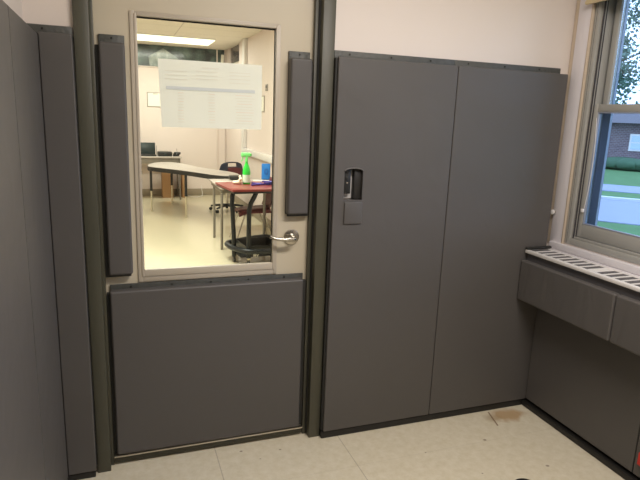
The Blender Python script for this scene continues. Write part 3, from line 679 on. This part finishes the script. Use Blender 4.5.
cleg([(0.59, 0.10, 0.066), (0.59, 0.10, 0.775)])
cleg([(0.60, 0.33, 0.066), (0.60, 0.33, 0.775)])
bpts = smooth([(0.11, 0.48), (0.055, 0.42), (0.045, 0.27), (0.085, 0.12), (0.16, -0.02), (0.30, -0.055), (0.60, -0.04), (0.64, 0.05), (0.64, 0.62), (0.60, 0.66), (0.40, 0.62), (0.20, 0.52)], 2)
MB().tube([(x, yv, 0.165) for x, yv in bpts], 0.029, 12, close=True).build('bumper', M['blkm'], cart)
MB().box(0.105, 0.60, 0.04, 0.48, 0.090, 0.099, 0.003).build('lower_shelf', M['blkm'], cart)
for x, yv in ((0.085, 0.22), (0.185, 0.027), (0.59, 0.10), (0.60, 0.33)):
    c = MB().cyl((x-0.012, yv, 0.0325), (x+0.012, yv, 0.0325), 0.030, 18, bev=0.004).build('caster', M['blk'], cart)
    lab(MB().box(x-0.018, x+0.018, yv-0.012, yv+0.012, 0.0640, 0.085, 0.002).build('caster_fork', M['silver'], c), 'silver caster fork')
def on_cart(x, yv):
    c, s_ = math.cos(ANG), math.sin(ANG); return (CA[0]+c*x-s_*yv, CA[1]+s_*x+c*yv)
# black tub on the cart's lower shelf
tx, ty = 0.365, 0.26
tub = thing('storage_tub', 'black plastic tub with small white lettering on the cart lower shelf', 'tub', (0, 0, 0))
tub.location = cart.location; tub.rotation_euler = cart.rotation_euler; tub['_at'] = (0, 0, 0)
mb = MB()
def fr(k, z): return [(tx-0.20*k, ty-0.21*k), (tx+0.20*k, ty-0.21*k), (tx+0.20*k, ty+0.21*k), (tx-0.20*k, ty+0.21*k)]
lo = [mb.bm.verts.new((x, yv, 0.0995)) for x, yv in fr(0.93, 0)]; hi = [mb.bm.verts.new((x, yv, 0.205)) for x, yv in fr(1, 0)]
hi2 = [mb.bm.verts.new((x, yv, 0.205)) for x, yv in fr(0.96, 0)]; lo2 = [mb.bm.verts.new((x, yv, 0.108)) for x, yv in fr(0.89, 0)]
mb.bm.faces.new(lo[::-1]); mb.bm.faces.new(lo2)
for A, B in ((lo, hi), (hi, hi2), (hi2, lo2)):
    for i in range(4): mb.bm.faces.new((A[i], A[(i+1) % 4], B[(i+1) % 4], B[i]))
mb.build('tub_body', M['blk'], tub)
def text(s, size, m, parent, loc, rot, depth=0.001, name='lettering'):
    cu = bpy.data.curves.new(name, 'FONT'); cu.body = s; cu.size = size; cu.extrude = depth; cu.align_x = 'CENTER'
    o = bpy.data.objects.new(name, cu); COL.objects.link(o); dg = bpy.context.evaluated_depsgraph_get(); bpy.context.view_layer.update()
    me = bpy.data.meshes.new_from_object(o.evaluated_get(bpy.context.evaluated_depsgraph_get())); bpy.data.objects.remove(o)
    me.materials.append(m) if not me.materials else None
    q = bpy.data.objects.new(name, me); COL.objects.link(q); q.parent = parent; q.location = loc; q.rotation_euler = rot; return q
text('IRV', 0.040, M['paper'], cart, (0.235, -0.062, 0.118), (PI/2, 0, -0.2))

# spray bottle on the cart
bxy = on_cart(0.30, 0.47)
sb = thing('spray_bottle', 'bright green spray bottle with pale trigger head on the cart', 'bottle', (bxy[0], bxy[1], CZ))
x, yv = bxy
MB().lathe([(0.040, 0.0008), (0.044, 0.006), (0.044, 0.13), (0.038, 0.17), (0.024, 0.21), (0.015, 0.235), (0.015, 0.25)], (x, yv, CZ), 24, 1, 0.75).build('bottle_body', M['green'], sb)
MB().lathe([(0.0452, 0.0), (0.0452, 0.085)], (x, yv, CZ+0.02), 24, 1, 0.75).build('bottle_label', M['label'], sb)
MB().lathe([(0.018, 0), (0.018, 0.03)], (x, yv, CZ+0.251), 18).build('collar', M['greenl'], sb)
MB().box(x-0.062, x+0.045, yv-0.013, yv+0.013, CZ+0.300, CZ+0.345, 0.008, 3).box(x-0.012, x+0.012, yv-0.012, yv+0.012, CZ+0.281, CZ+0.305, 0.003).build('spray_head', M['greenl'], sb)
MB().tube([(x-0.040, yv, CZ+0.303), (x-0.046, yv, CZ+0.275), (x-0.058, yv, CZ+0.250)], 0.006, 8).build('trigger', M['greenl'], sb)
MB().box(x+0.0455, x+0.055, yv-0.008, yv+0.008, CZ+0.31, CZ+0.335, 0.002).build('nozzle', M['green'], sb)
# crumpled cloth beside it
cxy = on_cart(0.215, 0.47)
cb = MB()
for dx, dy, dz, r in ((0, 0, 0.022, 0.028), (-0.03, 0.02, 0.016, 0.022), (0.012, -0.03, 0.06, 0.022), (0.01, 0.0, 0.085, 0.016), (-0.045, 0.05, 0.014, 0.02)):
    cb.ball((cxy[0]+dx, cxy[1]+dy, CZ+dz), r, r*0.9, r, 2, 0.12)
tag(cb.build('crumpled_cloth', M['cloth'], at=(cxy[0], cxy[1], CZ)), 'crumpled cream cloth on the cart left of the spray bottle', 'cloth')
# markers heaped on the cart
LBL = ['violet marker with cap on the cart, %s' % s for s in ('nearest the spray bottle', 'second from the spray bottle', 'lying across the middle of the heap', 'at the front of the heap', 'on top of the heap', 'right of the heap top', 'at the right of the heap', 'farthest from the spray bottle')]
first = None
for k in range(8):
    mx, my = on_cart(0.365+0.034*k, 0.33+0.06*((k*3) % 4)/2)
    z = CZ+0.0105+(0.019 if k in (4, 5) else 0)
    a = (0.5, -0.9, 1.2, 0.1, 0.7, -0.4, 1.0, -0.2)[k]
    if first is None:
        r = thing('marker_pen', LBL[0], 'marker', (mx, my, z), 'violet markers on the cart'); r['_at'] = (0, 0, 0)
        MB().cyl((-0.065, 0, 0), (0.02, 0, 0), 0.0095, 14, bev=0.002).build('barrel', M['purple'], r)
        MB().cyl((0.0202, 0, 0), (0.068, 0, 0), 0.0102, 14, bev=0.002).build('cap', M['purple2'], r)
        first = r
    else:
        r = first.copy(); COL.objects.link(r); r.location = (mx, my, z); r['label'] = LBL[k]
        for ch in first.children:
            c = ch.copy(); c.parent = r; COL.objects.link(c)
    r.rotation_euler = (0, 0, a)

# ---- maroon chair tucked under the desk from the right
def shell_chair_side():
    t = thing('student_chair', 'maroon plastic student chair with splayed chrome legs under the desk', 'chair', (0.67, 4.45, 0))
    cx, cy = 0.67, 4.45
    def seat(u, v):
        xx = -0.20+0.40*u; yy = -0.20+0.40*v
        z = 0.445-0.022*math.sin(u*PI)*math.sin(v*PI)-0.045*(1-u)**5-0.055*abs(2*v-1)**5
        return Vector((cx+xx, cy+yy*(1-0.10*(1-u)), z))
    MB().grid(10, 10, seat).build('seat', M['maroon'], t, solid=0.014)
    def back(u, v):
        yy = -0.19+0.38*v; z = 0.435+0.005+0.36*u
        xx = 0.205+0.05*math.sin(u*PI/2)+0.05*u-0.05*math.sin(v*PI)*0+0.03*(abs(v-0.5)*2)**2*-1
        return Vector((cx+xx, cy+yy*(1-0.15*u*u), z))
    MB().grid(12, 10, back).build('backrest', M['maroon'], t, solid=0.014)
    for sx, sy in ((-1, -1), (-1, 1), (1, -1), (1, 1)):
        MB().tube([(cx+0.10*sx, cy+0.15*sy, 0.398), (cx+0.13*sx, cy+0.17*sy, 0.36), (cx+0.25*sx, cy+0.20*sy, 0.014)], 0.010, 8).build('leg', M['chrome'], t)
    for sy in (-1, 1): MB().tube([(cx-0.13, cy+0.15*sy, 0.402), (cx+0.13, cy+0.15*sy, 0.402)], 0.009, 8).build('seat_rail', M['chrome'], t)
    return t
shell_chair_side()
# ---- swivel chair beyond the table
def swivel(label, cx, cy, rz):
    t = thing('swivel_chair', label, 'chair', (0, 0, 0)); t.location = (cx, cy, 0); t.rotation_euler = (0, 0, rz); t['_at'] = (0, 0, 0)
    def seat(u, v):
        a = 2*PI*v; r = 0.215*u; return Vector((r*math.cos(a), r*math.sin(a)*0.95, 0.46-0.02*(1-u*u)+0.0))
    mb = MB().lathe([(0.15, 0), (0.205, 0.012), (0.215, 0.03), (0.20, 0.042), (0.1, 0.030)], (0, 0, 0.43), 28, 1, 0.95); mb.build('seat', M['maroon'], t)
    def back(u, v, k=1.0, off=0):
        ax = (v-0.5)*2; w = 0.205*k; z0 = 0.565+(1-k)*0.05; h = 0.27*k
        xx = ax*w*(1-0.18*u**3); zz = z0+h*u - 0.045*abs(ax)**3*u
        return Vector((xx, -0.215-0.04*u+0.05*ax*ax*-1*-1+off, zz))
    bk = MB().grid(14, 16, back); 
    # handle slot in the upper middle
    dead = [f for f in bk.bm.faces if 0.765 < f.calc_center_median().z < 0.812 and abs(f.calc_center_median().x) < 0.062]
    bmesh.ops.delete(bk.bm, geom=dead, context='FACES')
    b = bk.build('backrest', M['navy'], t, solid=0.014)
    lab(MB().grid(8, 10, lambda u, v: back(u*0.62+0.04, v*0.62+0.32, 1, -0.009)).build('back_inset', M['maroon'], b, solid=0.004), 'maroon inset panel')
    MB().tube([(0, -0.04, 0.42), (0, -0.19, 0.43), (0, -0.245, 0.50), (0, -0.238, 0.60)], 0.014, 8).build('back_bracket', M['blk'], t)
    MB().cyl((0, 0, 0.10), (0, 0, 0.42), 0.022, 16).cyl((0, 0, 0.22), (0, 0, 0.36), 0.030, 16).build('gas_column', M['chrome'], t)
    MB().box(-0.08, 0.08, -0.09, 0.09, 0.405, 0.4295, 0.008).build('mechanism', M['blk'], t)
    for k in range(5):
        a = k*2*PI/5; c, s_ = math.cos(a), math.sin(a)
        lg = MB().tube([(0.02*c, 0.02*s_, 0.10), (0.16*c, 0.16*s_, 0.092), (0.28*c, 0.28*s_, 0.072)], [0.026, 0.020, 0.015], 8).build('base_arm', M['blk'], t)
        px, py = 0.28*c, 0.28*s_
        MB().cyl((px-0.022*s_, py+0.022*c, 0.0275), (px+0.022*s_, py-0.022*c, 0.0275), 0.027, 14, bev=0.004).build('caster', M['blk'], lg)
    return t
swivel('navy backed swivel chair with maroon seat behind the activity table', 0.77, 6.72, 0.15)

# ================================================================== outdoors
th_ = math.radians(48.5)
DV = Vector((math.sin(th_), math.cos(th_), 0)); EV = Vector((math.cos(th_), -math.sin(th_), 0))
OC = Vector((-0.8855, -2.3578, 0)); GZ = -0.30
def oq(d0, d1, z0, z1, w=40):
    mb = MB(); pts = [OC+DV*d0-EV*w, OC+DV*d0+EV*w, OC+DV*d1+EV*w, OC+DV*d1-EV*w]
    return mb.extr([(p.x, p.y, z0) for p in pts], (0, 0, z1-z0))
# lawn starts outside the window wall
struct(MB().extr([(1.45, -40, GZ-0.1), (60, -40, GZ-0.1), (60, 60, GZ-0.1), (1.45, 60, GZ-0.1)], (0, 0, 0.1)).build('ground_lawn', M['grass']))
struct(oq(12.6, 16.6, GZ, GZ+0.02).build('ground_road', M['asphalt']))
struct(oq(16.6, 16.85, GZ, GZ+0.08).build('ground_curb', M['curb']))
struct(oq(19.0, 21.2, GZ, GZ+0.02).build('ground_driveway', M['asphalt']))
def oloc(d, e, z): p = OC+DV*d+EV*e; return (p.x, p.y, z)
hs = thing('house', 'brick house with white framed windows across the street', 'house', (0, 0, 0))
hl = oloc(31.0, 2, GZ); hs.location = hl; hs.rotation_euler = (0, 0, PI/2-th_-PI/2+0.0); hs['_at'] = (0, 0, 0)
hs.rotation_euler = (0, 0, -th_)
MB().box(-11, 9, 0, 8, 0, 2.2).build('wall', M['brick'], hs)
MB().extr([(-11.5, -0.5, 2.15), (-11.5, 8.5, 2.15), (-11.5, 4, 2.9)], (21, 0, 0)).build('roof', M['roofm'], hs)
for wx in (-7.5, -3.6, -1.55, 0.55, 2.6, 6.0):
    wn = MB().box(wx-0.42, wx+0.42, -0.06, -0.001, 0.85, 1.65).build('window', M['white'], hs)
    MB().box(wx-0.34, wx+0.34, -0.075, -0.061, 0.93, 1.22).box(wx-0.34, wx+0.34, -0.075, -0.061, 1.28, 1.57).build('pane', M['hwin'], wn)
def bush(label, d, e, r, h, group='shrubs in front of the house'):
    p = oloc(d, e, GZ); mb = MB()
    for k in range(7): mb.ball((p[0]+random.uniform(-r, r)*0.6, p[1]+random.uniform(-r, r)*0.6, GZ+h*0.45), r*0.6, r*0.6, h*0.5, 3, 0.09)
    tag(mb.build('shrub', M['leafd'], at=p, ang=80), label, 'shrub', group)
bush('low dark green shrub in front of the brick house, left', 29.8, -2.6, 0.9, 0.55)
bush('low dark green shrub in front of the brick house, middle', 29.8, 0.2, 1.0, 0.6)
bush('low dark green shrub in front of the brick house, right', 29.8, 3.0, 0.9, 0.55)
def tree(label, d, e, h, r, nl, seed, ls=1.0):
    rnd = random.Random(seed); p = Vector(oloc(d, e, GZ))
    t = thing('tree', label, 'tree', tuple(p), 'trees across the lawn')
    MB().tube([p, p+Vector((0.05, 0.05, h*0.35)), p+Vector((0.1, 0, h*0.7))], [0.22, 0.17, 0.08], 10).build('trunk', M['bark'], t)
    br = MB()
    for k in range(9):
        a = rnd.uniform(0, 2*PI); z = h*rnd.uniform(0.28, 0.6); L_ = r*rnd.uniform(0.5, 0.9)
        br.tube([p+Vector((0, 0, z)), p+Vector((L_*0.5*math.cos(a), L_*0.5*math.sin(a), z+0.5)), p+Vector((L_*math.cos(a), L_*math.sin(a), z+1.3))], [0.07, 0.05, 0.02], 6)
    br.build('branches', M['bark'], t)
    lf = MB(); cl_ = [(Vector((rnd.gauss(0, r*0.45), rnd.gauss(0, r*0.45), h*rnd.uniform(0.16, 0.98))), rnd.uniform(0.6, 1.5)) for _ in range(46)]
    for k in range(nl):
        c, q = rnd.choice(cl_); o = p+c+Vector((rnd.gauss(0, 1), rnd.gauss(0, 1), rnd.gauss(0, 0.7)))*q*0.6
        a = Vector((rnd.uniform(-1, 1), rnd.uniform(-1, 1), rnd.uniform(-1, 1))).normalized()*0.19*ls; b = a.cross(Vector((rnd.uniform(-1, 1), rnd.uniform(-1, 1), 1))).normalized()*0.12*ls
        v = [lf.bm.verts.new(o+a), lf.bm.verts.new(o+b), lf.bm.verts.new(o-a), lf.bm.verts.new(o-b)]; lf.bm.faces.new(v)
    me_o = lf.build('foliage', M['leaf'], t); return t
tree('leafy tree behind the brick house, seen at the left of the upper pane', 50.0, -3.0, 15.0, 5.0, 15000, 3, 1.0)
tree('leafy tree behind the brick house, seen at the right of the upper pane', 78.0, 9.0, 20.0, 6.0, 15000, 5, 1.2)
pl = oloc(11.6, 1.02, GZ)
tag(MB().cyl(pl, (pl[0], pl[1], 1.7), 0.03, 12).build('street_pole', M['polem'], at=pl), 'thin dark pole standing on the lawn before the road', 'pole')

for o in bpy.data.objects:
    if '_at' in o: del o['_at']
